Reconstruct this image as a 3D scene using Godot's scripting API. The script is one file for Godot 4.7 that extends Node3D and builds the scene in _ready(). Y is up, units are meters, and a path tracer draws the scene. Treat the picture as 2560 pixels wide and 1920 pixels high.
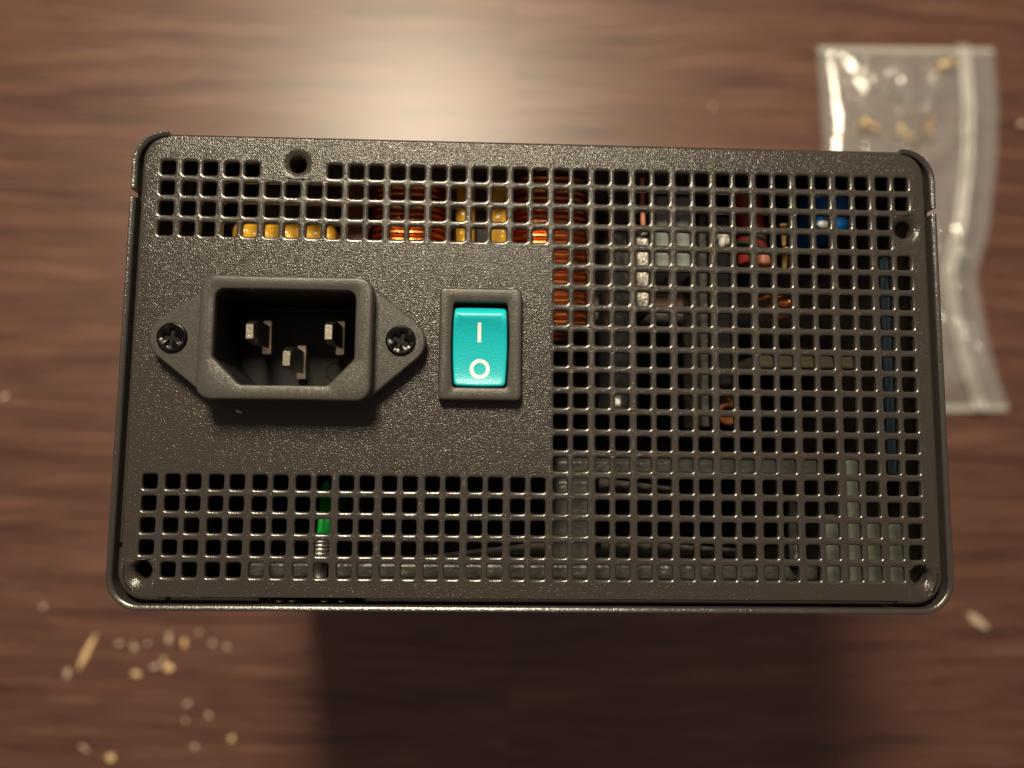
extends Node3D
# Rear face of a computer power supply standing on end on a dark wooden table, seen from above.
# Lengths in the builders are millimetres: F(x, y, d) has x to the right, y towards the viewer's lower edge and d down into the case from its rear panel.

const H := 150.0                    # height of the rear panel over the table
var rng := RandomNumberGenerator.new()
var used := {}
var mats := {}

func F(x: float, y: float, d: float) -> Vector3:
	return Vector3(x, H - d, y) * 0.001

# ---------------------------------------------------------------- mesh helpers
class MB:
	var st := SurfaceTool.new()
	func _init():
		st.begin(Mesh.PRIMITIVE_TRIANGLES)
		st.set_smooth_group(0)
	func group(g: int):
		st.set_smooth_group(g if g >= 0 else 0xFFFFFFFF)
	func tri(a: Vector3, b: Vector3, c: Vector3):
		if (b - a).cross(c - a).length_squared() < 1e-24:
			return
		st.add_vertex(a); st.add_vertex(b); st.add_vertex(c)
	func quad(a: Vector3, b: Vector3, c: Vector3, d: Vector3):
		tri(a, b, c); tri(a, c, d)
	func loft(a: PackedVector3Array, b: PackedVector3Array, closed := true):
		var n := a.size()
		for i in (n if closed else n - 1):
			var j := (i + 1) % n
			quad(a[i], a[j], b[j], b[i])
	func lofts(loops: Array, closed := true):
		for i in loops.size() - 1:
			loft(loops[i], loops[i + 1], closed)
	func fan(loop: PackedVector3Array, mid: Vector3):
		for i in loop.size():
			tri(loop[i], loop[(i + 1) % loop.size()], mid)
	func done() -> ArrayMesh:
		st.generate_normals()
		st.index()
		return st.commit()

func lift(poly: PackedVector2Array, d: float) -> PackedVector3Array:
	var out := PackedVector3Array()
	for p in poly:
		out.append(F(p.x, p.y, d))
	return out

func fill(mb: MB, poly: PackedVector2Array, d: float):
	var ix := Geometry2D.triangulate_polygon(poly)
	if ix.is_empty():
		print("triangulation failed ", poly.size())
	for k in range(0, ix.size(), 3):
		var a := poly[ix[k]]; var b := poly[ix[k + 1]]; var c := poly[ix[k + 2]]
		if (b - a).cross(c - a) < 0.0:
			var t := b; b = c; c = t
		mb.tri(F(a.x, a.y, d), F(b.x, b.y, d), F(c.x, c.y, d))

func rr(x0: float, x1: float, y0: float, y1: float, r: float, n := 5) -> PackedVector2Array:
	var out := PackedVector2Array()
	var cs := [[x0 + r, y0 + r, PI], [x1 - r, y0 + r, 1.5 * PI], [x1 - r, y1 - r, 0.0], [x0 + r, y1 - r, 0.5 * PI]]
	for c in cs:
		for k in n:
			var a: float = c[2] + 0.5 * PI * k / (n - 1)
			out.append(Vector2(c[0] + r * cos(a), c[1] + r * sin(a)))
	return out

func inset(poly: PackedVector2Array, by: float) -> PackedVector2Array:
	var out := PackedVector2Array()
	var n := poly.size()
	for i in n:
		var e0 := (poly[i] - poly[(i + n - 1) % n]).normalized()
		var e1 := (poly[(i + 1) % n] - poly[i]).normalized()
		if e0 == Vector2.ZERO: e0 = e1
		if e1 == Vector2.ZERO: e1 = e0
		var n0 := Vector2(-e0.y, e0.x); var n1 := Vector2(-e1.y, e1.x)
		var m := (n0 + n1).normalized()
		out.append(poly[i] + m * by / maxf(0.35, m.dot(n0)))
	return out

func block(mb: MB, poly: PackedVector2Array, top: float, bottom: float, bevel := 0.3):
	mb.group(1)
	mb.lofts([lift(poly, bottom), lift(poly, top + bevel), lift(inset(poly, bevel * 0.3), top + bevel * 0.3), lift(inset(poly, bevel), top)])
	mb.group(-1)
	fill(mb, inset(poly, bevel), top)

func slab(mb: MB, x0: float, x1: float, y0: float, y1: float, top: float, bottom: float, bevel := 0.2, r := 0.3):
	var small := minf(x1 - x0, y1 - y0)
	var bev := minf(bevel, small * 0.3)
	block(mb, rr(x0, x1, y0, y1, clampf(r, bev * 1.3, small * 0.45), 4), top, bottom, bev)

func star(poly: PackedVector2Array, c: Vector2, angles: PackedFloat64Array) -> PackedVector2Array:
	var out := PackedVector2Array()
	for a in angles:
		var dir := Vector2(cos(a), sin(a))
		var best := 0.0
		for i in poly.size():
			var p := poly[i] - c; var e := poly[(i + 1) % poly.size()] - poly[i]
			var den := dir.cross(e)
			if absf(den) < 1e-9: continue
			var t := p.cross(e) / den
			var s := p.cross(dir) / den
			if t > 0.0 and s > -1e-5 and s < 1.00001: best = maxf(best, t)
		out.append(c + dir * best)
	return out

func angles_of(polys: Array, c: Vector2, n: int) -> PackedFloat64Array:
	var out := []
	for k in n: out.append(TAU * k / n)
	for poly in polys:
		for p in poly: out.append(fposmod((p - c).angle(), TAU))
	out.sort()
	var keep := PackedFloat64Array()
	for a in out:
		if keep.is_empty() or a - keep[-1] > 0.004: keep.append(a)
	return keep

func circle(c: Vector2, r: float, n := 24) -> PackedVector2Array:
	var out := PackedVector2Array()
	for k in n: out.append(c + Vector2(cos(TAU * k / n), sin(TAU * k / n)) * r)
	return out

func tube(mb: MB, pts: PackedVector3Array, r: float, sides := 8, closed := false, taper := 1.0):
	var n := pts.size()
	var rings := []
	var up := Vector3(0.31, 0.87, 0.38)
	for i in n:
		var a := pts[(i + n - 1) % n] if closed or i > 0 else pts[0]
		var b := pts[(i + 1) % n] if closed or i < n - 1 else pts[n - 1]
		var t := (b - a).normalized()
		var u := t.cross(up).normalized()
		up = u.cross(t).normalized()
		var v := up
		var ring := PackedVector3Array()
		var rad := r * 0.001 * lerpf(1.0, taper, float(i) / maxf(1.0, n - 1))
		for k in sides:
			var ang := TAU * k / sides
			ring.append(pts[i] + (u * cos(ang) + v * sin(ang)) * rad)
		rings.append(ring)
	if closed: rings.append(rings[0])
	for i in rings.size() - 1: mb.loft(rings[i + 1], rings[i])
	if not closed:
		mb.fan(rings[n - 1], pts[n - 1])
		var r0: PackedVector3Array = rings[0]; r0 = r0.duplicate(); r0.reverse()
		mb.fan(r0, pts[0])

func ellipsoid(mb: MB, c: Vector3, a: Vector3, b: Vector3, e: Vector3, n := 12, m := 8):
	var rings := []
	for j in m + 1:
		var th := PI * j / m
		var ring := PackedVector3Array()
		for k in n:
			var ph := TAU * k / n
			ring.append(c + a * sin(th) * cos(ph) + b * sin(th) * sin(ph) + e * cos(th))
		rings.append(ring)
	for j in m: mb.loft(rings[j + 1], rings[j])

# ---------------------------------------------------------------- naming helpers
func numbered(parent: Node, called: String) -> String:
	var key := str(parent.get_instance_id()) + called
	used[key] = used.get(key, -1) + 1
	return called if used[key] == 0 else "%s_%03d" % [called, used[key]]

func obj(called: String, mesh: Mesh, m: Material, parent: Node = self) -> MeshInstance3D:
	var o := MeshInstance3D.new()
	o.mesh = mesh
	o.material_override = m
	o.name = numbered(parent, called)
	o.cast_shadow = GeometryInstance3D.SHADOW_CASTING_SETTING_ON
	parent.add_child(o, true)
	return o

func tag(o: Node, label: String, category: String, group := ""):
	o.set_meta("label", label)
	o.set_meta("category", category)
	if group: o.set_meta("group", group)

func thing(called: String, label: String, category: String, at: Vector3, group := "") -> Node3D:
	var o := Node3D.new()
	o.name = numbered(self, called)
	add_child(o, true)
	o.position = at
	tag(o, label, category, group)
	return o

# ---------------------------------------------------------------- materials
func mat(r: float, g: float, b: float, rough: float, metal := 0.0, spec := 0.5) -> StandardMaterial3D:
	var m := StandardMaterial3D.new()
	m.albedo_color = Color(r, g, b).linear_to_srgb()
	m.roughness = rough
	m.metallic = metal
	m.metallic_specular = spec
	return m

func noise_normals(size: int, freq: float, strength: float, octaves: int, noise_seed: int, kind := FastNoiseLite.TYPE_SIMPLEX_SMOOTH) -> ImageTexture:
	var n := FastNoiseLite.new()
	n.noise_type = kind
	n.frequency = freq
	n.seed = noise_seed
	n.fractal_type = FastNoiseLite.FRACTAL_FBM if octaves > 1 else FastNoiseLite.FRACTAL_NONE
	n.fractal_octaves = octaves
	var im := n.get_image(size, size, false, false, true)
	im.convert(Image.FORMAT_RGBA8)
	im.bump_map_to_normal_map(strength)
	return ImageTexture.create_from_image(im)

func bumped(m: StandardMaterial3D, tex: Texture2D, per_metre: float, scale: float) -> StandardMaterial3D:
	m.normal_enabled = true
	m.normal_texture = tex
	m.normal_scale = scale
	m.uv1_triplanar = true
	m.uv1_world_triplanar = true
	m.uv1_scale = Vector3.ONE * per_metre
	m.uv1_offset = Vector3.ONE * 0.5
	return m

func wood_texture() -> ImageTexture:
	var w := 1024; var h := 1024
	var a := FastNoiseLite.new(); a.seed = 11; a.frequency = 1.0; a.noise_type = FastNoiseLite.TYPE_SIMPLEX_SMOOTH
	a.fractal_type = FastNoiseLite.FRACTAL_FBM; a.fractal_octaves = 4
	var b := FastNoiseLite.new(); b.seed = 5; b.frequency = 1.0; b.noise_type = FastNoiseLite.TYPE_SIMPLEX_SMOOTH
	var im := Image.create(w, h, false, Image.FORMAT_RGB8)
	var dark := Vector3(0.052, 0.023, 0.0175); var mid := Vector3(0.112, 0.050, 0.036); var pale := Vector3(0.172, 0.084, 0.058)
	for y in h:
		for x in w:
			var u := float(x) / w; var v := float(y) / h
			var bend := b.get_noise_2d(u * 2.2, v * 3.0) * 0.012
			var g := a.get_noise_2d(u * 2.6, (v + bend) * 46.0) * 0.40 + a.get_noise_2d(u * 5.0 + 40.0, (v + bend) * 140.0) * 0.6
			var pore := a.get_noise_2d(u * 14.0 + 9.0, v * 260.0 + 3.0)
			var t := clampf(0.5 + g, 0.0, 1.0)
			var c := dark.lerp(mid, smoothstep(0.0, 0.55, t)).lerp(pale, smoothstep(0.55, 1.0, t))
			c *= 1.0 - 0.35 * smoothstep(0.25, 0.5, pore)
			im.set_pixel(x, y, Color(c.x, c.y, c.z).linear_to_srgb())
	return ImageTexture.create_from_image(im)

func make_materials():
	var grain := noise_normals(2048, 0.26, 1.35, 2, 3)
	var leather := noise_normals(512, 0.06, 3.0, 2, 8)
	var ripple := noise_normals(512, 0.02, 5.0, 3, 21)
	mats.coat = bumped(mat(0.033, 0.028, 0.0245, 0.21, 0.0, 0.42), grain, 6.2, 1.0)         # black textured powder coat
	mats.coat_rim = bumped(mat(0.032, 0.0285, 0.0255, 0.22, 0.0, 0.6), grain, 6.2, 0.3)
	mats.edge = bumped(mat(0.028, 0.025, 0.023, 0.24, 0.0, 0.65), grain, 6.2, 0.6)
	mats.plastic = bumped(mat(0.046, 0.042, 0.0385, 0.30, 0.0, 0.42), grain, 9.3, 0.7)       # inlet and bezel
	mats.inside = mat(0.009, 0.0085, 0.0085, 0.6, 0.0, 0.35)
	mats.teal = bumped(mat(0.003, 0.40, 0.46, 0.36), leather, 70.0, 0.35)
	mats.print = mat(0.72, 0.75, 0.70, 0.6)
	mats.pin = bumped(mat(0.80, 0.74, 0.60, 0.24, 1.0), ripple, 120.0, 0.25)
	mats.screw = bumped(mat(0.035, 0.034, 0.033, 0.24, 1.0), leather, 60.0, 0.2)
	mats.recess = mat(0.006, 0.006, 0.006, 0.5, 0.0, 0.25)
	mats.copper = mat(0.86, 0.31, 0.10, 0.26, 1.0)
	mats.tape = bumped(mat(0.82, 0.43, 0.035, 0.18), ripple, 40.0, 0.6)
	mats.amber = mat(0.26, 0.095, 0.022, 0.35)
	mats.ferrite = bumped(mat(0.05, 0.046, 0.044, 0.55), leather, 60.0, 1.0)
	mats.grey = bumped(mat(0.085, 0.082, 0.075, 0.32), ripple, 30.0, 1.0)
	mats.heatsink = bumped(mat(0.55, 0.52, 0.47, 0.42, 1.0), leather, 50.0, 0.6)
	mats.pad = mat(0.34, 0.37, 0.36, 0.6)
	mats.gloss = bumped(mat(0.02, 0.02, 0.022, 0.22), ripple, 30.0, 0.35)
	mats.glue = mat(0.8, 0.8, 0.77, 0.25)
	mats.red = mat(0.30, 0.032, 0.025, 0.4)
	mats.green_band = mat(0.01, 0.06, 0.045, 0.5)
	mats.pink = mat(0.6, 0.24, 0.16, 0.4)
	mats.brass = mat(0.86, 0.60, 0.26, 0.3, 0.6)
	mats.blue = mat(0.008, 0.16, 0.52, 0.28)
	mats.bluefilm = mat(0.05, 0.08, 0.115, 0.4)
	mats.board = mat(0.17, 0.18, 0.15, 0.5)
	mats.tan = mat(0.10, 0.08, 0.05, 0.6)
	mats.greenwire = mat(0.01, 0.36, 0.05, 0.35)
	mats.silver = mat(0.75, 0.73, 0.68, 0.3, 0.9)
	mats.darkwire = mat(0.012, 0.04, 0.016, 0.5)
	mats.chip = mat(0.85, 0.60, 0.32, 0.5)
	mats.dust = mat(0.55, 0.42, 0.33, 0.6)
	mats.gold = mat(0.85, 0.62, 0.30, 0.28, 1.0)
	var wood := mat(1, 1, 1, 0.395, 0.0, 0.53)
	wood.albedo_color = Color.WHITE
	wood.albedo_texture = wood_texture()
	wood.uv1_triplanar = true
	wood.uv1_world_triplanar = true
	wood.uv1_scale = Vector3(2.6, 2.6, 2.6)
	mats.wood = wood
	var film := mat(0.60, 0.62, 0.63, 0.11)
	film.albedo_color.a = 0.16
	film.transparency = BaseMaterial3D.TRANSPARENCY_ALPHA
	film.cull_mode = BaseMaterial3D.CULL_DISABLED
	mats.film = film
	var zip := mat(0.66, 0.64, 0.60, 0.2)
	zip.albedo_color.a = 0.45
	zip.transparency = BaseMaterial3D.TRANSPARENCY_ALPHA
	mats.zip = zip
	mats.plate = mat(0.30, 0.29, 0.27, 0.4, 0.7)

# ---------------------------------------------------------------- the power supply
const HX := 2.6                    # clear width of a vent hole
func hole_x(i: int) -> float: return -68.515 + 3.8084 * i + (0.1636 if i % 2 == 1 else 0.0)
func hole_y(j: int) -> float: return -35.76 + 3.8208 * j
func bound_x(i: int) -> float:
	if i == 0: return hole_x(0) - 1.9
	if i == 37: return hole_x(36) + 1.9
	return (hole_x(i - 1) + hole_x(i)) * 0.5
func bound_y(j: int) -> float: return -35.76 + 3.8208 * (j - 0.5)
func punched(i: int, j: int) -> bool:
	if j >= 4 and j <= 14 and i <= 18: return false
	if j == 0 and i >= 5 and i <= 7: return false
	if i == 36 and (j == 2 or j == 3): return false
	if j == 19 and (i == 0 or i == 36): return false
	return true

const DIMPLES := [Vector2(-45.0, -37.0), Vector2(69.0, -27.0), Vector2(-69.0, 37.0), Vector2(69.0, 37.0)]
func sink(x: float, y: float) -> float:
	var s := 0.0
	for k in 4:
		var r := Vector2(x, y).distance_to(DIMPLES[k])
		var wide := 2.9
		if k > 1:
			wide = lerpf(2.1, 3.5, clampf((Vector2(x, y) - DIMPLES[k]).normalized().dot(Vector2(-0.7 if k == 2 else 0.7, 0.7)), 0.0, 1.0))
		s += (0.6 if k == 0 else 0.9) * (1.0 - smoothstep(1.1, wide, r))
	return s

func P(x: float, y: float, d: float) -> Vector3: return F(x, y, d + sink(x, y))

func vent_cell(mb: MB, rim: MB, x0: float, x1: float, y0: float, y1: float, cx: float, cy: float):
	var hw := HX * 0.5; var r := 0.46; var f := 0.47
	var angs := [0.0, 30.0, 60.0, 90.0]
	var loops := []
	var offs := [[f, 0.0], [0.36, 0.016], [0.24, 0.06], [0.12, 0.13], [0.04, 0.21], [0.0, 0.36], [0.0, 0.95]]
	var outer := PackedVector3Array()
	for q in 4:
		for a in angs:
			var t: float = deg_to_rad(a + 90.0 * q)
			var sx := [1, -1, -1, 1][q] as int; var sy := [1, 1, -1, -1][q] as int
			var px := cx + sx * (hw - r) + (r + f) * cos(t); var py := cy + sy * (hw - r) + (r + f) * sin(t)
			var ex := x1 if sx > 0 else x0; var ey := y1 if sy > 0 else y0
			var onx: bool = (a == 0.0 and q % 2 == 0) or (a == 90.0 and q % 2 == 1)
			if a > 0.0 and a < 90.0: outer.append(P(ex, ey, 0))
			elif onx: outer.append(P(ex, py, 0))
			else: outer.append(P(px, ey, 0))
	loops.append(outer)
	for o in offs:
		var loop := PackedVector3Array()
		for q in 4:
			for a in angs:
				var t: float = deg_to_rad(a + 90.0 * q)
				var sx := [1, -1, -1, 1][q] as int; var sy := [1, 1, -1, -1][q] as int
				loop.append(P(cx + sx * (hw - r) + (r + o[0]) * cos(t), cy + sy * (hw - r) + (r + o[0]) * sin(t), o[1]))
		loops.append(loop)
	mb.lofts([loops[0], loops[1]])
	rim.lofts(loops.slice(1))

func dimple_patch(mb: MB, poly: PackedVector2Array, c: Vector2):
	var angs := angles_of([poly], c, 40)
	var rim := star(poly, c, angs)
	var loops := []
	var edge := PackedVector3Array()
	for p in rim: edge.append(P(p.x, p.y, 0))
	loops.append(edge)
	for r in [4.2, 3.7, 3.3, 2.9, 2.5, 2.2, 1.95, 1.75]:
		var loop := PackedVector3Array()
		for k in angs.size():
			var far := rim[k].distance_to(c)
			var p := c + Vector2(cos(angs[k]), sin(angs[k])) * minf(r, far * (0.90 + 0.02 * (4.2 - r)))
			loop.append(P(p.x, p.y, 0))
		loops.append(loop)
	for w in [[1.62, 0.05], [1.55, 0.2], [1.55, 1.6]]:
		var loop := PackedVector3Array()
		for a in angs: loop.append(F(c.x + w[0] * cos(a), c.y + w[0] * sin(a), sink(c.x, c.y) + w[1]))
		loops.append(loop)
	mb.lofts(loops)

func field(mb: MB, x0: float, x1: float, y0: float, y1: float, nx: int, ny: int):
	for i in nx:
		for j in ny:
			var xa := lerpf(x0, x1, float(i) / nx); var xb := lerpf(x0, x1, float(i + 1) / nx)
			var ya := lerpf(y0, y1, float(j) / ny); var yb := lerpf(y0, y1, float(j + 1) / ny)
			mb.quad(P(xa, ya, 0), P(xb, ya, 0), P(xb, yb, 0), P(xa, yb, 0))

func rear_panel() -> ArrayMesh:
	var mb := MB.new()
	var rim := MB.new()
	for j in 20:
		for i in 37:
			if punched(i, j):
				vent_cell(mb, rim, bound_x(i), bound_x(i + 1), bound_y(j), bound_y(j + 1), hole_x(i), hole_y(j))
	# outline of the flat face, clockwise; beyond it the sheet bends down
	var L := -72.5; var R := 72.4; var T := -41.5; var B := 41.4; var r := 4.5
	var arc := func(cx: float, cy: float, a0: float) -> PackedVector2Array:
		var out := PackedVector2Array()
		for k in 9: out.append(Vector2(cx + r * cos(deg_to_rad(a0 + 11.25 * k)), cy + r * sin(deg_to_rad(a0 + 11.25 * k))))
		return out
	var tl: PackedVector2Array = arc.call(L + r, T + r, 180.0)
	var tr: PackedVector2Array = arc.call(R - r, T + r, 270.0)
	var br: PackedVector2Array = arc.call(R - r, B - r, 0.0)
	var bl: PackedVector2Array = arc.call(L + r, B - r, 90.0)
	var bx0 := bound_x(0); var bx37 := bound_x(37); var by0 := bound_y(0)
	# flat pieces round the grid
	var p := PackedVector2Array([Vector2(L, bound_y(17))]); p.append_array(tl)
	p.append_array(PackedVector2Array([Vector2(bound_x(5), T), Vector2(bound_x(5), by0), Vector2(bx0, by0), Vector2(bx0, bound_y(17))]))
	fill(mb, p, 0)
	p = PackedVector2Array([Vector2(bound_x(8), T)]); p.append_array(tr)
	p.append_array(PackedVector2Array([Vector2(R, bound_y(2)), Vector2(bx37, bound_y(2)), Vector2(bx37, by0), Vector2(bound_x(8), by0)]))
	fill(mb, p, 0)
	fill(mb, PackedVector2Array([Vector2(bx37, bound_y(4)), Vector2(R, bound_y(4)), Vector2(R, bound_y(17)), Vector2(bx37, bound_y(17))]), 0)
	field(mb, L, bx0, bound_y(17), bound_y(19), 5, 16)
	field(mb, bx37, R, bound_y(17), bound_y(19), 5, 16)
	field(mb, bound_x(1), bound_x(2), bound_y(20), B, 8, 6)
	field(mb, bound_x(35), bound_x(36), bound_y(20), B, 8, 6)
	fill(mb, PackedVector2Array([Vector2(bound_x(2), bound_y(20)), Vector2(bound_x(35), bound_y(20)), Vector2(bound_x(35), B), Vector2(bound_x(2), B)]), 0)
	for q in [[bx0, -19.3, Vector2(-44.4, -3.4), -57.6, -31.2, -12.6, 5.8], [-19.3, bound_x(19), Vector2(-10.72, -3.5), -16.6, -4.8, -12.2, 5.2]]:
		var field := PackedVector2Array([Vector2(q[0], bound_y(4)), Vector2(q[1], bound_y(4)), Vector2(q[1], bound_y(15)), Vector2(q[0], bound_y(15))])
		var cut := rr(q[3], q[4], q[5], q[6], 0.4, 3)
		var angs := angles_of([field, cut], q[2], 16)
		mb.loft(lift(star(field, q[2], angs), 0), lift(star(cut, q[2], angs), 0))
	# dimpled screw holes
	dimple_patch(mb, PackedVector2Array([Vector2(bound_x(5), T), Vector2(bound_x(8), T), Vector2(bound_x(8), bound_y(1)), Vector2(bound_x(5), bound_y(1))]), DIMPLES[0])
	dimple_patch(mb, PackedVector2Array([Vector2(bound_x(36), bound_y(2)), Vector2(R, bound_y(2)), Vector2(R, bound_y(4)), Vector2(bound_x(36), bound_y(4))]), DIMPLES[1])
	p = PackedVector2Array([Vector2(bound_x(1), bound_y(19)), Vector2(bound_x(1), B)]); p.append_array(bl); p.append(Vector2(L, bound_y(19)))
	dimple_patch(mb, p, DIMPLES[2])
	p = PackedVector2Array([Vector2(R, bound_y(19))]); p.append_array(br)
	p.append_array(PackedVector2Array([Vector2(bound_x(36), B), Vector2(bound_x(36), bound_y(19))]))
	dimple_patch(mb, p, DIMPLES[3])
	# bend and flange; the flagged pieces are the notches where the bend is cut away
	var pts := []
	for q in tl: pts.append([q, (q - Vector2(L + r, T + r)).normalized(), false])
	for q in tr: pts.append([q, (q - Vector2(R - r, T + r)).normalized(), false])
	pts.append([Vector2(R, 4.0), Vector2(1, 0), false])
	for q in br: pts.append([q, (q - Vector2(R - r, B - r)).normalized(), false])
	for s in [[64.6, 63.8], [-30.2, -48.7], [-63.8, -64.6]]:
		pts.append([Vector2(s[0], B), Vector2(0, 1), true]); pts.append([Vector2(s[1], B), Vector2(0, 1), false])
	for q in bl: pts.append([q, (q - Vector2(L + r, B - r)).normalized(), false])
	pts.append([Vector2(L, 33.0), Vector2(-1, 0), true]); pts.append([Vector2(L, 32.1), Vector2(-1, 0), false])
	var rb := 0.8
	for i in pts.size():
		var a = pts[i]; var b = pts[(i + 1) % pts.size()]
		var prof := []
		if a[2]: prof = [[0.0, 0.0], [0.0, 140.0]]
		else:
			for k in 5: prof.append([rb * sin(PI / 8 * k), rb * (1.0 - cos(PI / 8 * k))])
			prof.append([rb, 140.0])
		for k in prof.size() - 1:
			var q = prof[k]; var s = prof[k + 1]
			var a0: Vector2 = a[0] + a[1] * q[0]; var a1: Vector2 = a[0] + a[1] * s[0]
			var b0: Vector2 = b[0] + b[1] * q[0]; var b1: Vector2 = b[0] + b[1] * s[0]
			mb.quad(F(a1.x, a1.y, s[1]), F(b1.x, b1.y, s[1]), F(b0.x, b0.y, q[1]), F(a0.x, a0.y, q[1]))
	var mesh := mb.done()
	mesh.surface_set_material(0, mats.coat)
	rim.st.generate_normals()
	rim.st.index()
	rim.st.commit(mesh)
	mesh.surface_set_material(1, mats.coat_rim)
	return mesh

func lip(mb: MB, path: Array, lower := 0.0):
	var prof := [[0.0, 149.9], [0.0, -0.15], [0.05, -0.38], [0.18, -0.47], [0.36, -0.44], [0.58, -0.36], [0.78, -0.27], [0.95, -0.14], [1.02, 0.08], [1.02, 149.9]]
	var rows := []
	for q in path:
		var row := PackedVector3Array()
		for s in prof:
			row.append(F(q[0].x - q[1].x * s[0], q[0].y - q[1].y * s[0], s[1] + (lower if s[1] < 10.0 else 0.0)))
		rows.append(row)
	mb.group(1)
	for i in rows.size() - 1: mb.loft(rows[i], rows[i + 1], false)
	mb.group(-1)
	for e in [0, rows.size() - 1]:
		var row: PackedVector3Array = rows[e]
		for k in 4:
			var a := row[k]; var b := row[k + 1]; var c := row[8 - k]; var d := row[9 - k]
			if e == 0: mb.quad(a, d, c, b)
			else: mb.quad(a, b, c, d)

func case_shell() -> ArrayMesh:
	var mb := MB.new()
	var L := -74.95; var R := 74.9; var T := -42.6; var B := 43.75; var r := 6.0
	var arc := func(cx: float, cy: float, a0: float, a1: float, out: Array):
		for k in 11:
			var a := deg_to_rad(lerpf(a0, a1, k / 10.0))
			out.append([Vector2(cx + r * cos(a), cy + r * sin(a)), Vector2(cos(a), sin(a))])
	var one := []
	arc.call(L + r, T + r, 272.0, 180.0, one)
	one.append([Vector2(L, -31.6), Vector2(-1, 0)])
	lip(mb, one)
	lip(mb, [[Vector2(L + 0.02, -31.65), Vector2(-1, 0)], [Vector2(L + 0.02, -29.95), Vector2(-1, 0)]], 3.0)
	lip(mb, [[Vector2(R - 0.02, -29.85), Vector2(1, 0)], [Vector2(R - 0.02, -31.25), Vector2(1, 0)]], 3.0)
	var two := [[Vector2(L, -30.0), Vector2(-1, 0)]]
	for k in 8: two.append([Vector2(L, lerpf(-30.0, B - r, (k + 1) / 9.0)), Vector2(-1, 0)])
	arc.call(L + r, B - r, 180.0, 90.0, two)
	for k in 12: two.append([Vector2(lerpf(L + r, R - r, (k + 1) / 13.0), B), Vector2(0, 1)])
	arc.call(R - r, B - r, 90.0, 0.0, two)
	for k in 8: two.append([Vector2(R, lerpf(B - r, -30.0, (k + 1) / 9.0)), Vector2(1, 0)])
	two.append([Vector2(R, -29.9), Vector2(1, 0)])
	lip(mb, two)
	var three := [[Vector2(R, -31.2), Vector2(1, 0)]]
	arc.call(R - r, T + r, 0.0, -92.0, three)
	lip(mb, three)
	return mb.done()

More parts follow.
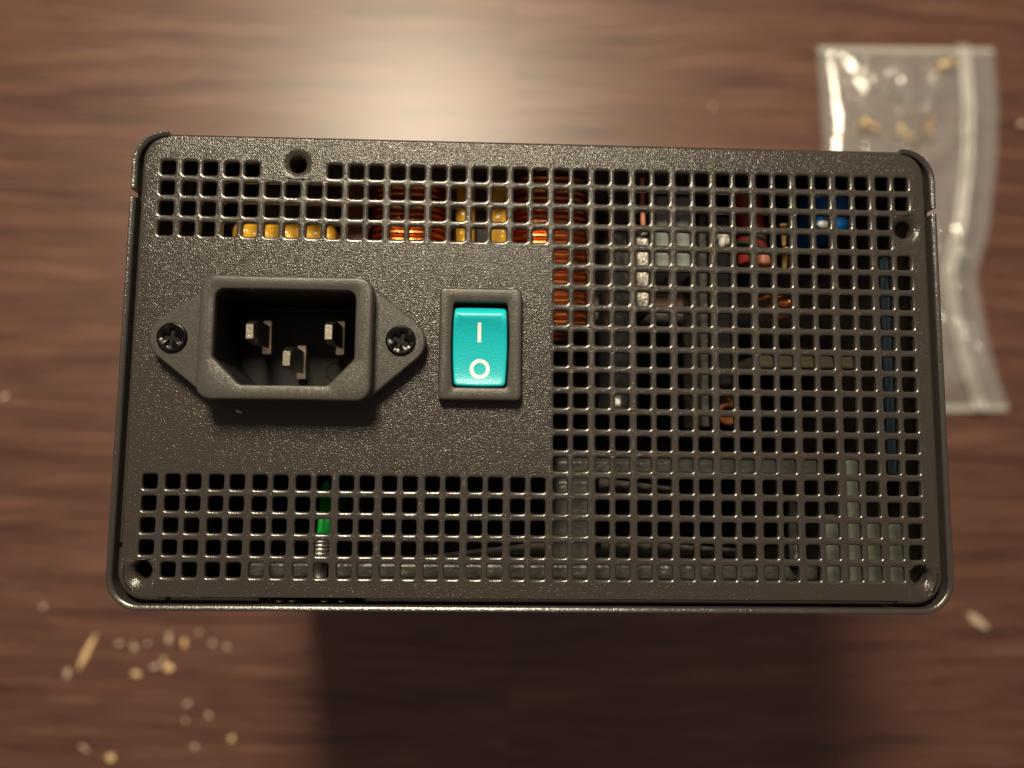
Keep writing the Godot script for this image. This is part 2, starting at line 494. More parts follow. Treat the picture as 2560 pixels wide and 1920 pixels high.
func inlet(parent: Node):
	var mb := MB.new()
	var c := Vector2(-44.4, -3.4)
	var rim := rr(-59.15, -29.4, -14.2, 7.4, 2.5, 7)
	var pts := PackedVector2Array(inset(rim, -0.05))
	pts.append_array(circle(Vector2(-64.7, -3.65), 4.25, 40)); pts.append_array(circle(Vector2(-24.8, -3.75), 4.4, 40))
	var hull := Geometry2D.convex_hull(pts)
	hull.remove_at(hull.size() - 1)
	if Geometry2D.is_polygon_clockwise(hull): hull.reverse()
	var cav := PackedVector2Array()
	for q in [[Vector2(-54.9, -10.2), 180.0, 270.0, 1.65], [Vector2(-34.0, -10.2), 270.0, 360.0, 1.65]]:
		for k in 7:
			var a := deg_to_rad(lerpf(q[1], q[2], k / 6.0))
			cav.append(q[0] + Vector2(cos(a), sin(a)) * q[3])
	cav.append_array(PackedVector2Array([Vector2(-32.35, -0.1), Vector2(-32.5, 0.35), Vector2(-36.6, 4.6), Vector2(-37.1, 4.85), Vector2(-51.5, 4.85), Vector2(-52.0, 4.6), Vector2(-56.3, 0.35), Vector2(-56.55, -0.1)]))
	var angs := angles_of([rim, hull, cav], c, 48)
	var sh := star(hull, c, angs); var sr := star(rim, c, angs); var sc := star(cav, c, angs)
	var grow := func(s: PackedVector2Array, by: float) -> PackedVector2Array:
		var out := PackedVector2Array()
		for q in s: out.append(q + (q - c).normalized() * by)
		return out
	mb.group(1)
	mb.lofts([lift(sh, 0.0), lift(sh, -2.6), lift(grow.call(sh, -0.12), -2.88), lift(grow.call(sh, -0.4), -3.0)])
	mb.group(2)
	mb.loft(lift(grow.call(sh, -0.4), -3.0), lift(grow.call(sr, -0.42), -3.02))
	mb.group(3)
	mb.lofts([lift(sr, -2.9), lift(sr, -6.0), lift(grow.call(sr, -0.1), -6.28), lift(grow.call(sr, -0.32), -6.46), lift(grow.call(sr, -0.6), -6.5),
		lift(grow.call(sc, 0.35), -6.5), lift(grow.call(sc, 0.1), -6.4), lift(sc, -6.15), lift(sc, -5.0)])
	var body := obj("power_inlet", mb.done(), mats.plastic, parent)
	body.set_meta("label", "black three pin power inlet with screw ears")
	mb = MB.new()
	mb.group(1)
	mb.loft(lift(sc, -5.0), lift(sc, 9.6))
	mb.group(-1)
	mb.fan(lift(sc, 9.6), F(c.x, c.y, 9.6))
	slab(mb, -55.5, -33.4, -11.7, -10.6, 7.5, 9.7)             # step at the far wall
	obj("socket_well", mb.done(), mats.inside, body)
	# raised marking on the floor of the well
	mb = MB.new()
	for q in [[Vector2(-38.6, 0.5), 1.7], [Vector2(-38.6, 0.5), 1.45]]:
		var ring := PackedVector3Array()
		for s in circle(q[0], q[1], 28): ring.append(F(s.x, s.y, 9.55))
		if q[1] > 1.6: tube(mb, ring, 0.11, 6, true)
	obj("moulded_mark", mb.done(), mats.inside, body)
	for q in [Vector3(-51.45, -5.6, 0.5), Vector3(-37.6, -5.7, 0.5), Vector3(-44.8, -0.9, 0.4)]:
		mb = MB.new()
		var loops := []
		for s in [[9.6, 0.85, 2.2, 0.1], [1.5, 0.85, 2.2, 0.2], [-0.9, 0.85, 2.0, 0.35], [-2.65, 0.78, 1.45, 0.55], [-2.9, 0.62, 1.3, 0.6]]:
			loops.append(lift(rr(q.x - s[1], q.x + s[1], q.y + s[3] - s[2], q.y + s[3] + s[2], 0.18, 3), s[0]))
		mb.lofts(loops)
		mb.group(-1)
		fill(mb, rr(q.x - 0.62, q.x + 0.62, q.y + 0.6 - 1.3, q.y + 0.6 + 1.3, 0.18, 3), -2.9)
		slab(mb, q.x - 0.7, q.x + 1.15, q.y - 3.4, q.y + 3.3, 7.2, 9.7, 0.2, 0.3)
		obj("prong", mb.done(), mats.pin, body)
	for q in [[Vector2(-64.8, -3.65), 8.0], [Vector2(-24.8, -3.78), 24.0]]:
		obj("screw", cross_screw(q[0], 2.66, -3.3, deg_to_rad(q[1])), null, body)

func cross_screw(c: Vector2, r: float, top: float, turn: float) -> ArrayMesh:
	var mb := MB.new()
	var n := 64
	var loops := []
	for s in [[r + 0.03, 0.4], [r, 0.02], [r - 0.08, -0.14], [r - 0.25, -0.2]]:
		loops.append(lift(circle(c, s[0], n), top + s[1]))
	var cross := func(k: float, d: float) -> PackedVector3Array:
		var out := PackedVector3Array()
		for i in n:
			var a := TAU * i / n - turn
			var m := maxf(absf(cos(a)), absf(sin(a))); var q := minf(absf(cos(a)), absf(sin(a)))
			var t := minf(1.55 / m, 0.46 / maxf(q, 0.001)) * k
			out.append(F(c.x + t * cos(TAU * i / n), c.y + t * sin(TAU * i / n), d))
		return out
	mb.lofts(loops)
	mb.group(2)
	mb.lofts([loops[-1], cross.call(1.06, top - 0.2), cross.call(0.98, top - 0.1)])
	var mesh := mb.done()
	mesh.surface_set_material(0, mats.screw)
	var pit := MB.new()
	pit.group(-1)
	pit.loft(cross.call(0.98, top - 0.1), cross.call(0.88, top + 0.25))
	pit.fan(cross.call(0.88, top + 0.25), F(c.x, c.y, top + 0.26))
	pit.st.generate_normals()
	pit.st.commit(mesh)
	mesh.surface_set_material(1, mats.recess)
	return mesh

func barrel(c: Vector2, he: float, hm: float, y0: float, y1: float, bulge: float, r: float) -> PackedVector2Array:
	var out := PackedVector2Array()
	var ym := (y0 + y1) * 0.5; var hh := (y1 - y0) * 0.5
	var side := func(y: float) -> float: return he + (hm - he) * (1.0 - pow((y - ym) / hh, 2))
	for k in 9:                                                             # top edge, left to right
		var t := lerpf(-1.0, 1.0, k / 8.0)
		out.append(Vector2(c.x + t * (side.call(y0 + r) - r), y0 - bulge * (1.0 - t * t)))
	var xr: float = side.call(y0 + r)
	for k in [1, 2, 3]: out.append(Vector2(c.x + xr - r + r * sin(PI / 8 * k), y0 + r - r * cos(PI / 8 * k)))
	for k in 11:
		var y := lerpf(y0 + r, y1 - r, k / 10.0)
		out.append(Vector2(c.x + side.call(y), y))
	for k in [1, 2, 3]: out.append(Vector2(c.x + xr - r + r * cos(PI / 8 * k), y1 - r + r * sin(PI / 8 * k)))
	for k in 9:
		var t := lerpf(1.0, -1.0, k / 8.0)
		out.append(Vector2(c.x + t * (xr - r), y1 + bulge * (1.0 - t * t)))
	for k in [1, 2, 3]: out.append(Vector2(c.x - xr + r - r * sin(PI / 8 * k), y1 - r + r * cos(PI / 8 * k)))
	for k in 11:
		var y := lerpf(y1 - r, y0 + r, k / 10.0)
		out.append(Vector2(c.x - side.call(y), y))
	for k in [1, 2, 3]: out.append(Vector2(c.x - xr + r - r * cos(PI / 8 * k), y0 + r - r * sin(PI / 8 * k)))
	return out

var rock: Curve
func rocker_h(y: float) -> float: return rock.sample_baked(clampf((y + 10.6) / 14.9, 0.0, 1.0))

func power_switch(parent: Node):
	var c := Vector2(-10.72, -3.5)
	var mb := MB.new()
	var opening := barrel(c, 4.85, 5.2, -11.15, 4.35, 0.0, 0.7)
	var rim := rr(-18.1, -3.25, -13.75, 6.65, 0.9, 6)
	var angs := angles_of([rim, opening], c, 40)
	var sr := star(rim, c, angs); var so := star(opening, c, angs)
	var grow := func(s: PackedVector2Array, by: float) -> PackedVector2Array:
		var out := PackedVector2Array()
		for q in s: out.append(q + (q - c).normalized() * by)
		return out
	mb.group(1)
	mb.lofts([lift(sr, 0.0), lift(sr, -1.7), lift(grow.call(sr, -0.1), -2.0), lift(grow.call(sr, -0.35), -2.18), lift(grow.call(sr, -0.65), -2.22),
		lift(grow.call(so, 0.3), -2.22), lift(grow.call(so, 0.08), -2.12), lift(so, -1.9), lift(so, 4.0)])
	var bezel := obj("switch_bezel", mb.done(), mats.plastic, parent)
	bezel.set_meta("label", "black rectangular switch bezel")
	rock = Curve.new()
	rock.max_value = 5.0
	for q in [[-10.6, 0.7], [-9.9, 1.75], [-9.2, 2.75], [-8.65, 3.1], [-8.1, 2.95], [-6.5, 2.35], [-4.0, 1.75], [-1.0, 1.4], [1.5, 1.35], [3.2, 1.55], [4.3, 1.9]]:
		rock.add_point(Vector2((q[0] + 10.6) / 14.9, q[1]))
	for k in rock.point_count:
		if k > 0 and k < rock.point_count - 1:
			var a := rock.get_point_position(k - 1); var b := rock.get_point_position(k + 1)
			var s := (b.y - a.y) / (b.x - a.x)
			rock.set_point_left_tangent(k, s); rock.set_point_right_tangent(k, s)
	rock.bake_resolution = 400
	rock.bake()
	mb = MB.new()
	var out := barrel(c, 4.6, 4.95, -10.4, 4.05, 0.12, 0.75)
	var loops := [lift(out, 3.5)]
	var shape := func(k: float, drop: float) -> PackedVector3Array:
		var loop := PackedVector3Array()
		for q in out:
			var s := c + (q - c) * k
			loop.append(F(s.x, s.y, drop - rocker_h(s.y)))
		return loop
	for s in [[1.0, 0.75], [0.995, 0.45], [0.98, 0.2], [0.955, 0.05], [0.925, 0.0], [0.86, 0.0], [0.78, 0.0], [0.7, 0.0], [0.62, 0.0], [0.54, 0.0], [0.45, 0.0], [0.36, 0.0], [0.26, 0.0], [0.16, 0.0], [0.07, 0.0]]:
		loops.append(shape.call(s[0], s[1]))
	mb.lofts(loops)
	mb.fan(loops[-1], F(c.x, c.y, -rocker_h(c.y)))
	var rocker := obj("rocker", mb.done(), mats.teal, parent)
	rocker.set_meta("label", "teal rocker marked with a bar and a ring")
	# printed bar and ring, following the curve of the rocker
	mb = MB.new()
	for k in 12:
		var ya := lerpf(-7.3, -3.85, k / 12.0); var yb := lerpf(-7.3, -3.85, (k + 1) / 12.0)
		mb.quad(F(-11.2, ya, -rocker_h(ya) - 0.03), F(-10.55, ya, -rocker_h(ya) - 0.03), F(-10.55, yb, -rocker_h(yb) - 0.03), F(-11.2, yb, -rocker_h(yb) - 0.03))
	obj("on_mark", mb.done(), mats.print, rocker)
	mb = MB.new()
	var rings := []
	for r in [1.8, 1.58, 1.36, 1.14]:
		var loop := PackedVector3Array()
		for q in circle(Vector2(-10.73, 0.93), r, 48): loop.append(F(q.x, q.y, -rocker_h(q.y) - 0.03))
		rings.append(loop)
	mb.lofts(rings)
	obj("off_mark", mb.done(), mats.print, rocker)

func coil(x0: float, x1: float, y0: float, y1: float, top: float, deep: float, wire: float) -> ArrayMesh:
	var mb := MB.new()
	var n := int((y1 - y0) / wire)
	for layer in 2:
		for k in n + 1:
			var pts := PackedVector3Array()
			var y := y0 + wire * (k + (0.5 if layer == 1 else 0.0)) + rng.randf_range(-0.1, 0.1)
			var cx := (x0 + x1) * 0.5; var hx := (x1 - x0) * 0.5 - layer * wire * 0.8
			var hd := deep * 0.5 - layer * wire * 0.8
			for s in 40:
				var a := TAU * s / 40
				var ca := cos(a); var sa := sin(a)
				pts.append(F(cx + hx * signf(ca) * pow(absf(ca), 0.62), y + 0.12 * sin(a + k), top + deep * 0.5 + hd * signf(sa) * pow(absf(sa), 0.62)))
			tube(mb, pts, wire * 0.5, 8, true)
	return mb.done()

func one_slab(called: String, parent: Node, m: Material, b: Array, bevel := 0.25, r := 0.3):
	var mb := MB.new()
	slab(mb, b[0], b[1], b[2], b[3], b[4], b[5], bevel, r)
	return obj(called, mb.done(), m, parent)

func insides(ps: Node):
	one_slab("base_plate", ps, mats.coat, [-73.5, 73.5, -41.2, 42.4, 147.0, 149.7])
	one_slab("circuit_board", ps, mats.inside, [-72.5, 72.5, 38.9, 40.4, 30.0, 146.0])
	# left of the top rows: tape-wrapped filter choke and capacitor, then two copper coils with a taped transformer between
	var tb: MeshInstance3D = one_slab("taped_choke", ps, mats.tape, [-59.5, -39.4, -28.7, -12.0, 9.0, 30.0], 1.0, 1.6)
	one_slab("choke_core", tb, mats.ferrite, [-58.0, -41.0, -39.0, -29.5, 17.5, 40.0], 0.6, 1.0)
	one_slab("amber_spacer", ps, mats.amber, [-38.8, -34.3, -39.2, -16.0, 16.0, 40.0], 0.3)
	obj("copper_coil", coil(-33.4, -18.0, -37.5, -12.0, 12.6, 17.0, 1.35), mats.copper, ps)
	obj("copper_coil", coil(-4.8, 11.2, -40.0, -10.2, 11.8, 17.0, 1.35), mats.copper, ps)
	var tr: MeshInstance3D = one_slab("taped_transformer", ps, mats.tape, [-15.9, -12.2, -38.5, -16.0, 9.2, 36.0], 0.9, 1.2)
	one_slab("tape_wrap", tr, mats.tape, [-9.4, -5.6, -38.5, -16.0, 9.2, 36.0], 0.9, 1.2)
	one_slab("transformer_core", tr, mats.ferrite, [-12.1, -9.5, -39.5, -16.0, 11.5, 36.0], 0.3)
	# middle: glossy capacitor, bright rod, bracket, pale plates, clear sheets and a lump of glue
	var mb := MB.new()
	for s in 5: pass
	var ax := PackedVector3Array()
	for k in 12: ax.append(F(17.6, lerpf(-36.0, 7.0, k / 11.0), 18.0))
	tube(mb, ax, 4.2, 28)
	obj("capacitor", mb.done(), mats.gloss, ps)
	mb = MB.new()
	tube(mb, PackedVector3Array([F(20.9, -39.0, 8.5), F(20.9, -34.0, 8.5), F(20.95, -29.0, 8.2)]), 0.45, 10)
	var rod := obj("component_lead", mb.done(), mats.pink, ps)
	mb = MB.new()
	slab(mb, 20.4, 21.6, -28.9, -27.2, 7.0, 12.0)
	obj("solder_lug", mb.done(), mats.silver, rod)
	one_slab("heatsink_bracket", ps, mats.heatsink, [19.3, 22.3, -27.0, -12.5, 8.0, 30.0], 0.5)
	one_slab("bracket_fin", ps, mats.heatsink, [22.5, 23.1, -27.0, -12.5, 9.5, 30.0])
	one_slab("thermal_pad", ps, mats.pad, [24.1, 27.8, -36.5, -20.9, 11.0, 30.0], 0.4, 0.8)
	one_slab("thermal_pad", ps, mats.pad, [28.2, 32.2, -36.5, -20.9, 11.0, 30.0], 0.4, 0.8)
	one_slab("clear_sheet", ps, mats.grey, [33.2, 34.6, -33.0, 10.0, 12.0, 26.0], 0.1)
	one_slab("clear_sheet", ps, mats.gloss, [35.2, 39.4, -33.0, 2.0, 11.5, 26.0], 0.6, 0.8)
	mb = MB.new()
	for q in [[36.6, -28.6, 0.9, 1.5], [37.7, -28.2, 0.8, 1.9], [38.5, -28.8, 0.7, 1.3], [37.2, -26.6, 0.7, 1.2], [38.3, -26.9, 0.5, 0.9]]:
		ellipsoid(mb, F(q[0], q[1], 10.4), Vector3(q[2], 0, 0) * 0.001, Vector3(0, 0, q[3]) * 0.001, Vector3(0, 1.2, 0) * 0.001)
	obj("glue_blob", mb.done(), mats.glue, ps)
	# right: red wound resistor with dark green bands, brass pins, blue capacitor
	mb = MB.new()
	tube(mb, PackedVector3Array([F(43.6, -38.0, 14.0), F(44.2, -31.0, 14.0), F(45.0, -24.0, 14.5)]), 3.0, 24)
	var red := obj("red_choke", mb.done(), mats.red, ps)
	for k in 2:
		mb = MB.new()
		var ring := PackedVector3Array()
		for s in 28:
			var a := TAU * s / 28
			ring.append(F(44.3 + 3.1 * cos(a), -28.6 + k * 1.9 + 0.9 * cos(a), 14.2 - 3.1 * sin(a)))
		tube(mb, ring, 0.38, 6, true)
		obj("green_band", mb.done(), mats.green_band, red)
	one_slab("pink_tab", ps, mats.pink, [44.6, 47.4, -24.6, -22.2, 9.0, 13.0], 0.5, 0.7)
	for q in [[Vector3(49.2, -30.2, 8.5), Vector3(49.9, -26.6, 10.5), 0.85], [Vector3(49.6, -25.2, 8.5), Vector3(50.0, -21.6, 11.0), 0.9], [Vector3(47.0, -20.6, 9.0), Vector3(48.1, -18.4, 11.5), 0.7]]:
		mb = MB.new()
		tube(mb, PackedVector3Array([F(q[0].x, q[0].y, q[0].z), F((q[0].x + q[1].x) / 2, (q[0].y + q[1].y) / 2, (q[0].z + q[1].z) / 2), F(q[1].x, q[1].y, q[1].z)]), q[2], 12, false, 0.35)
		obj("brass_pin", mb.done(), mats.brass, ps)
	var blue: MeshInstance3D = one_slab("blue_capacitor", ps, mats.blue, [55.6, 63.4, -38.5, -29.2, 9.0, 22.0], 1.4, 2.2)
	mb = MB.new()
	ellipsoid(mb, F(57.6, -30.4, 9.0), Vector3(1.5, 0, 0.3) * 0.001, Vector3(-0.2, 0, 0.9) * 0.001, Vector3(0, 0.8, 0) * 0.001)
	obj("glue_dab", mb.done(), mats.glue, blue)
	one_slab("insulating_film", ps, mats.bluefilm, [69.3, 69.8, -24.0, 19.0, 8.0, 10.5], 0.15)
	one_slab("film_backing", ps, mats.inside, [70.6, 71.6, -24.0, 19.0, 8.0, 10.5], 0.15)
	one_slab("tan_bar", ps, mats.tan, [46.0, 66.0, -5.2, -2.4, 16.0, 30.0], 0.4)
	mb = MB.new()
	for q in [[49.0, -17.5, 1.0], [50.5, -15.6, 1.2], [51.6, -13.4, 0.8]]:
		tube(mb, PackedVector3Array([F(q[0] - 3.0, q[1] + 1.2, 17.0), F(q[0], q[1], 16.0), F(q[0] + 3.0, q[1] - 0.8, 17.5)]), q[2] * 0.6, 8)
	obj("copper_lead", mb.done(), mats.copper, ps)
	mb = MB.new()
	for k in 3:
		var ring := PackedVector3Array()
		for s in 24:
			var a := TAU * s / 24
			ring.append(F(40.0 + 1.9 * cos(a), 7.0 + 1.9 * sin(a) - k * 0.7, 17.0 + k * 1.2))
		tube(mb, ring, 0.55, 8, true)
	obj("copper_loop", mb.done(), mats.amber, ps)
	# fan frame and blades near the lower edge
	var fan: MeshInstance3D = one_slab("fan_frame", ps, mats.grey, [3.6, 58.0, 16.4, 19.9, 12.7, 18.0], 1.1, 1.5)
	one_slab("frame_post", fan, mats.grey, [3.6, 12.4, 20.2, 41.0, 12.4, 18.0], 1.2, 1.6)
	one_slab("frame_foot", fan, mats.grey, [-55.5, 56.0, 36.2, 40.6, 12.2, 17.0], 1.3, 1.8)
	for k in 4:
		mb = MB.new()
		var y0: float = [20.3, 32.4, 32.0, 21.6][k]; var xs: float = [12.6, -22.0, 13.0, 60.0][k]; var xe: float = [27.0, 3.0, 40.0, 62.0][k]
		var rows := []
		for i in 12:
			var t := i / 11.0
			var row := PackedVector3Array()
			var wid := 3.2 - 1.6 * (t if k != 1 else 1.0 - t)
			for s in 6:
				var v := s / 5.0
				row.append(F(lerpf(xs, xe, t), y0 + (1.6 * t if k != 1 else 3.0 * (1.0 - t)) + wid * v, 11.0 + 3.5 * v - 1.2 * sin(PI * v)))
			rows.append(row)
		for i in 11: mb.loft(rows[i + 1], rows[i], false)
		if k < 3: obj("fan_blade", mb.done(), mats.grey, fan)
	mb = MB.new()
	tube(mb, PackedVector3Array([F(51.0, 24.2, 11.0), F(51.0, 30.0, 11.0), F(51.1, 36.6, 11.0)]), 1.5, 16)
	obj("grey_post", mb.done(), mats.grey, fan)
	# pale board in the lower right corner
	one_slab("side_board", ps, mats.board, [60.2, 63.8, 15.0, 40.5, 8.5, 10.0], 0.15)
	one_slab("side_board", ps, mats.board, [56.6, 60.0, 27.0, 40.5, 10.5, 12.0], 0.15)
	one_slab("side_board", ps, mats.board, [64.0, 71.5, 28.0, 40.5, 9.5, 11.0], 0.15)
	# green earth wire with its crimp, and a darker wire beside the inlet
	mb = MB.new()
	tube(mb, PackedVector3Array([F(-40.6, 22.0, 15.0), F(-40.4, 26.0, 12.0), F(-40.1, 29.0, 9.6), F(-40.0, 31.2, 8.8)]), 0.75, 10)
	tube(mb, PackedVector3Array([F(-39.0, 22.0, 15.5), F(-39.1, 26.0, 12.0), F(-39.0, 29.0, 9.8), F(-39.1, 31.2, 8.9)]), 0.75, 10)
	var gw := obj("green_wire", mb.done(), mats.greenwire, ps)
	mb = MB.new()
	for k in 5:
		var ring := PackedVector3Array()
		for s in 16: ring.append(F(-40.0 + 1.45 * cos(TAU * s / 16), 32.6 + k * 0.75, 9.2 - 0.9 * sin(TAU * s / 16)))
		tube(mb, ring, 0.4, 6, true)
	tube(mb, PackedVector3Array([F(-40.0, 36.3, 8.6), F(-40.0, 40.2, 8.6)]), 1.2, 12)
	obj("wire_crimp", mb.done(), mats.silver, gw)
	mb = MB.new()
	tube(mb, PackedVector3Array([F(-34.6, 18.0, 20.0), F(-36.2, 22.5, 16.0), F(-37.6, 27.0, 13.0), F(-39.5, 30.0, 14.0)]), 0.7, 8)
	obj("dark_wire", mb.done(), mats.darkwire, ps)
	for x in [-45.4, -43.2, -37.6, -34.6]:
		mb = MB.new()
		ellipsoid(mb, F(x, 42.25, 2.2), Vector3(0.8, 0, 0) * 0.001, Vector3(0, 0, 0.32) * 0.001, Vector3(0, 1.2, 0) * 0.001)
		obj("guard_rivet", mb.done(), mats.plate, ps)

func power_supply():
	var ps := thing("power_supply", "black metal power supply standing on end with vented rear panel up", "power supply", Vector3.ZERO)
	obj("rear_panel", rear_panel(), null, ps)
	obj("case_shell", case_shell(), mats.edge, ps)
	inlet(ps)
	power_switch(ps)
	insides(ps)

# ---------------------------------------------------------------- things on the table
func T(x: float, y: float, h: float) -> Vector3: return Vector3(x, h, y) * 0.001

func crease(p: Vector2) -> float:
	var folds := [[127.0, -141.0, 134.0, -114.0, 2.6], [149.0, -139.0, 134.0, -114.0, 2.2], [134.0, -114.0, 132.5, -90.0, 1.8], [150.5, -134.0, 151.0, -106.0, 2.6], [151.0, -106.0, 163.0, -131.0, 2.0],
		[171.0, -63.0, 182.0, -50.0, 2.6], [168.0, -50.0, 184.0, -42.0, 2.2], [171.0, -36.0, 176.0, -10.0, 2.2], [156.0, -100.0, 160.0, -60.0, 2.2], [160.0, -121.0, 170.0, -108.0, 1.6], [156.0, -133.0, 171.0, -137.0, 1.8], [163.0, -131.0, 172.0, -122.0, 1.8], [143.0, -126.0, 150.0, -121.0, 1.6]]
	var s := 0.0
	for f in folds:
		var q := Geometry2D.get_closest_point_to_segment(p, Vector2(f[0], f[1]), Vector2(f[2], f[3]))
		s += 1.5 * f[4] * exp(-p.distance_to(q) / 1.9)
	return s

func bag():
	var bag_node := thing("plastic_bag", "clear zip bag lying on the table right of the power supply", "bag", Vector3.ZERO)
	var left := [Vector2(120.2, -148.8), Vector2(121.2, -120), Vector2(121.8, -95), Vector2(121.5, -50), Vector2(120.5, -3)]
	var right := [Vector2(190.8, -150.2), Vector2(191.6, -125), Vector2(189.8, -104), Vector2(185.0, -75.5), Vector2(179.0, -57), Vector2(182.6, -30), Vector2(188.6, -4.9)]
	var at := func(line: Array, t: float) -> Vector2:
		var s := t * (line.size() - 1); var k := mini(int(s), line.size() - 2)
		return line[k].lerp(line[k + 1], s - k)
	var n := FastNoiseLite.new(); n.seed = 77; n.frequency = 0.022; n.fractal_type = FastNoiseLite.FRACTAL_RIDGED; n.fractal_octaves = 3
	var n2 := FastNoiseLite.new(); n2.seed = 12; n2.frequency = 0.02
	var nc := FastNoiseLite.new(); nc.seed = 31; nc.noise_type = FastNoiseLite.TYPE_CELLULAR; nc.frequency = 0.055
	nc.cellular_return_type = FastNoiseLite.RETURN_DISTANCE2_SUB
	for sheet in 2:
		var mb := MB.new()
		var rows := []
		var nu := 90; var nv := 150
		for j in nv + 1:
			var row := PackedVector3Array()
			var v := float(j) / nv
			var l: Vector2 = at.call(left, v); var r: Vector2 = at.call(right, v)
			for i in nu + 1:
				var u := float(i) / nu
				var p := l.lerp(r, u)
				var e := minf(minf(u * 3.2, (1.0 - u) * 6.0), minf(v, 1.0 - v) * 12.0)
				var swell := smoothstep(0.0, 1.0, clampf(e, 0.0, 1.0))
				var h := 0.25
				if sheet == 0:
					h = 0.9 + swell * (3.6 + 3.4 * n.get_noise_2d(p.x * 0.6, p.y * 0.5) + 3.2 * n2.get_noise_2d(p.x, p.y) + crease(p) - 4.6 * nc.get_noise_2d(p.x + 4.0 * n2.get_noise_2d(p.y * 2.0, p.x), p.y * 0.8))
					h = maxf(h, 0.6)
					if u > 0.84: h = lerpf(h, 2.0 + 0.4 * n2.get_noise_2d(p.y * 3.0, 4.0), smoothstep(0.0, 0.03, u - 0.84))
				row.append(T(p.x, p.y, h))
			rows.append(row)
		for j in nv: mb.loft(rows[j], rows[j + 1], false)
		obj("film", mb.done(), mats.film, bag_node)
	# press-seal ridges
	for off in [0.0, 2.6]:
		var mb := MB.new()
		var pts := PackedVector3Array()
		for j in 41:
			var v := j / 40.0
			var r: Vector2 = at.call(right, v)
			pts.append(T(r.x - 14.2 + off + 1.6 * v, r.y, 2.7 + 0.5 * n2.get_noise_2d(r.y * 3.0, 9.0)))
		tube(mb, pts, 1.2, 10)
		obj("seal_ridge", mb.done(), mats.zip, bag_node)
	for e in [[left[0], right[0]], [left[4], right[6]]]:
		var mb := MB.new()
		var a: Vector2 = e[0]; var b: Vector2 = e[1]
		var into := 2.6 if a.y < -100 else -2.6
		mb.quad(T(a.x, a.y, 1.3), T(b.x, b.y, 1.3), T(b.x, b.y + into, 1.6), T(a.x, a.y + into, 1.6))
		mb.quad(T(a.x, a.y, 0.9), T(b.x, b.y, 0.9), T(b.x, b.y + into, 1.1), T(a.x, a.y + into, 1.1))
		obj("end_weld", mb.done(), mats.zip, bag_node)
	# screws inside
	var list := [[168.5, -141.0, 0.4, "small brass screw in the zip bag, nearest its top right corner"], [136.5, -117.0, -0.35, "small brass screw in the zip bag, nearest its left edge"],
		[151.0, -115.0, -0.75, "small brass screw in the middle of the zip bag"], [162.0, -113.5, 1.2, "small brass screw in the zip bag, beside the seal ridges"]]
	for s in list:
		var sc := thing("screw", s[3], "screw", T(s[0], s[1], 2.2), "screws inside the zip bag")
		sc.rotation.y = s[2]
		var mb := MB.new()
		var prof := [[0.0, -1.6], [1.2, -1.55], [2.6, -1.1], [3.2, -0.2], [3.2, 0.3], [1.3, 0.35]]
		var rings := []
		for q in prof:
			var ring := PackedVector3Array()
			for k in 20: ring.append(Vector3(q[1], q[0] * sin(TAU * k / 20), q[0] * cos(TAU * k / 20)) * 0.001)
			rings.append(ring)
		mb.lofts(rings)
		obj("head", mb.done(), mats.gold, sc)
		mb = MB.new()
		var pts := PackedVector3Array()
		for k in 24: pts.append(Vector3(0.3 + k * 0.26, 0, 0) * 0.001)
		tube(mb, pts, 1.35, 10)
		for k in 9:
			var ring := PackedVector3Array()
			for t in 14: ring.append(Vector3(0.9 + k * 0.62 + 0.3 * t / 14.0, 1.45 * sin(TAU * t / 14), 1.45 * cos(TAU * t / 14)) * 0.001)
			tube(mb, ring, 0.22, 5, true)
		obj("threaded_shank", mb.done(), mats.gold, sc)

func crumb_mesh(l: float, w: float, h: float) -> ArrayMesh:
	var mb := MB.new()
	mb.group(-1)
	var rings := []
	for j in 6:
		var th := PI * j / 5.0
		var ring := PackedVector3Array()
		for k in 7:
			var ph := TAU * k / 7.0
			var s := rng.randf_range(0.55, 1.3)
			ring.append(Vector3(sin(th) * cos(ph) * l * 0.5 * s, (cos(th) * 0.5 + 0.5) * h, sin(th) * sin(ph) * w * 0.5 * s) * 0.001)
		rings.append(ring)
	for j in 5: mb.loft(rings[j + 1], rings[j])
	return mb.done()

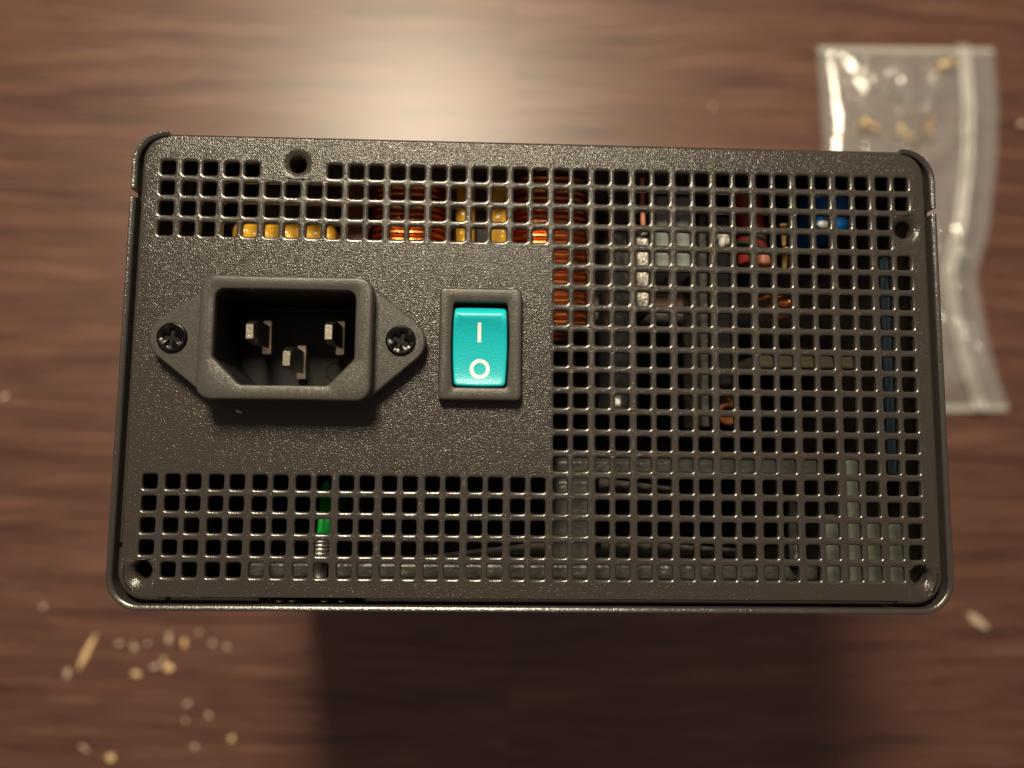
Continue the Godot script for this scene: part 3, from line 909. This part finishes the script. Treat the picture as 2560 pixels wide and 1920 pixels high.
func crumbs():
	# x, y, length, width, turn, material, label
	var list := [
		[-150.0, 85.4, 11.5, 1.9, 1.12, "chip", "long pale wood splinter at the lower left, largest of the scattered chips", "wood_splinter", "splinter"],
		[-156.0, 92.4, 3.2, 1.7, 1.4, "dust", "short pale chip just below left of the long splinter", "wood_chip", "wood chip"],
		[-121.6, 80.4, 3.8, 1.6, 1.5, "dust", "upright tan chip in the middle of the cluster below the case", "wood_chip", "wood chip"],
		[-115.8, 82.0, 3.4, 1.6, 1.5, "chip", "pale oblong chip on the right of the upright tan chip", "wood_chip", "wood chip"],
		[-120.9, 90.6, 2.5, 2.3, 0.3, "chip", "bright round crumb at the bottom of the cluster below the case", "crumb", "crumb"],
		[-125.8, 90.3, 1.9, 1.7, 0.3, "dust", "dim crumb touching the left of the bright round crumb", "crumb", "crumb"],
		[-122.8, 88.2, 1.7, 1.6, 0.3, "dust", "dim crumb just above the bright round crumb", "crumb", "crumb"],
		[-132.4, 92.7, 2.2, 1.8, 0.6, "chip", "tan crumb at the lower left of the cluster below the case", "crumb", "crumb"],
		[-133.5, 83.4, 1.9, 1.8, 0.3, "dust", "tan crumb at the upper left of the cluster below the case", "crumb", "crumb"],
		[-138.7, 82.3, 1.6, 1.5, 0.3, "dust", "faint crumb at the far left of the cluster below the case", "crumb", "crumb"],
		[-128.8, 82.2, 1.5, 1.4, 0.3, "dust", "faint crumb between the upper left crumb and the upright chip", "crumb", "crumb"],
		[-110.9, 78.2, 1.5, 1.4, 0.3, "dust", "faint crumb at the top right of the cluster, nearest the case", "crumb", "crumb"],
		[-105.9, 81.9, 1.7, 1.6, 0.3, "dust", "faint crumb right of the pale oblong chip", "crumb", "crumb"],
		[-100.9, 83.2, 1.4, 1.4, 0.3, "dust", "faintest crumb, nearest the left edge of the shadow", "crumb", "crumb"],
		[-113.7, 102.9, 1.7, 1.6, 0.3, "dust", "dim crumb in the middle of the lower trail of crumbs", "crumb", "crumb"],
		[-105.9, 106.9, 1.7, 1.5, 0.9, "dust", "dim crumb right of the lower trail of crumbs", "crumb", "crumb"],
		[-114.2, 108.6, 1.3, 1.2, 0.9, "dust", "faint crumb low on the trail of crumbs, above its last one", "crumb", "crumb"],
		[-110.5, 117.4, 1.8, 1.6, 0.5, "dust", "last crumb at the bottom end of the trail of crumbs", "crumb", "crumb"],
		[-97.7, 114.8, 2.1, 1.7, 0.8, "chip", "tan crumb standing apart near the shadow at the bottom", "crumb", "crumb"],
		[-148.4, 118.0, 2.6, 1.2, 2.2, "dust", "slanting dim chip at the bottom left, above the brightest crumb", "wood_chip", "wood chip"],
		[-139.3, 121.1, 2.9, 2.4, 0.9, "chip", "brightest crumb, close to the bottom edge at the left", "crumb", "crumb"],
		[-166.0, 69.6, 1.9, 1.6, 0.3, "dust", "lone dim crumb above the long splinter", "crumb", "crumb"],
		[-185.5, -5.2, 2.2, 1.6, 0.3, "dust", "lone pale crumb at the left edge, level with the inlet", "crumb", "crumb"],
		[77.9, -123.4, 1.4, 1.2, 0.3, "dust", "lone faint crumb between the lamp reflection and the zip bag", "crumb", "crumb"],
		[173.0, 72.8, 9.0, 2.4, -0.55, "dust", "long greyish smear of a chip right of the case's lower corner", "wood_splinter", "splinter"],
		[201.5, -119.5, 3.2, 2.2, 0.3, "dust", "pale chip right of the zip bag at the picture's edge", "wood_chip", "wood chip"],
	]
	var fleck := obj("paint_fleck", crumb_mesh(1.3, 0.45, 0.25), mats.dust)
	fleck.position = F(-53.6, 9.0, 0.0)
	fleck.rotation.y = -0.4
	tag(fleck, "tiny pale fleck on the rear panel in the shadow below the inlet", "fleck")
	for q in list:
		var o := obj(q[7], crumb_mesh(q[2] * (1.12 if q[2] > 3.0 else rng.randf_range(1.0, 1.75)), q[3] * (1.12 if q[2] > 3.0 else rng.randf_range(0.8, 1.1)), minf(q[3] * 0.3, 0.6)), mats[q[5]])
		o.position = T(q[0], q[1], 0.0)
		o.rotation.y = q[4] if q[2] > 3.0 else rng.randf_range(-1.5, 1.5)
		tag(o, q[6], q[8], "chips and crumbs scattered on the table")

func _ready():
	rng.seed = 4
	# camera
	var cam := Camera3D.new()
	cam.name = "camera"
	cam.near = 0.01
	cam.far = 10.0
	var lens := CameraAttributesPhysical.new()
	lens.frustum_focal_length = 24.4
	lens.frustum_focus_distance = 0.1405
	lens.exposure_aperture = 5.8
	lens.frustum_near = 0.01
	lens.frustum_far = 10.0
	cam.attributes = lens
	cam.fov = 52.43
	var row := [Vector3(0.99936182, -0.01082029, -0.03404225), Vector3(0.01435726, 0.99432256, 0.10543488), Vector3(0.03270815, -0.10585635, 0.99384335)]
	var up := func(v: Vector3) -> Vector3: return Vector3(v.x, -v.z, v.y)
	cam.transform = Transform3D(Basis(up.call(row[0]), up.call(-row[1]), up.call(-row[2])), F(-9.4733, 18.3568, -140.449))
	add_child(cam)
	cam.current = true
	# surroundings and lamp
	var env := Environment.new()
	env.background_mode = Environment.BG_COLOR
	env.background_color = Color(0.62, 0.54, 0.51)
	env.background_energy_multiplier = 0.58
	env.tonemap_mode = Environment.TONE_MAPPER_LINEAR
	env.tonemap_exposure = 1.0
	env.sdfgi_enabled = true
	env.ssao_enabled = true
	env.ssil_enabled = true
	var we := WorldEnvironment.new()
	we.name = "surroundings"
	we.environment = env
	add_child(we)
	var lamp := AreaLight3D.new()
	lamp.name = "desk_lamp_light"
	lamp.area_size = Vector2(0.105, 0.15)
	lamp.area_range = 4.0
	lamp.light_color = Color(1.0, 0.94, 0.81)
	lamp.light_energy = 0.56
	lamp.shadow_enabled = true
	add_child(lamp)
	lamp.look_at_from_position(F(-84, -325, -385), F(-10, 0, 0), Vector3.UP)
	make_materials()
	# the table
	var top := MeshInstance3D.new()
	var box := BoxMesh.new()
	box.size = Vector3(1.5, 0.028, 1.0)
	top.mesh = box
	top.position = Vector3(0.1, -0.014, -0.1)
	top.material_override = mats.wood
	top.name = "table_top"
	top.set_meta("kind", "structure")
	top.set_meta("label", "dark brown wood grain table top")
	add_child(top)
	power_supply()
	bag()
	crumbs()
	print("fov ", cam.fov)
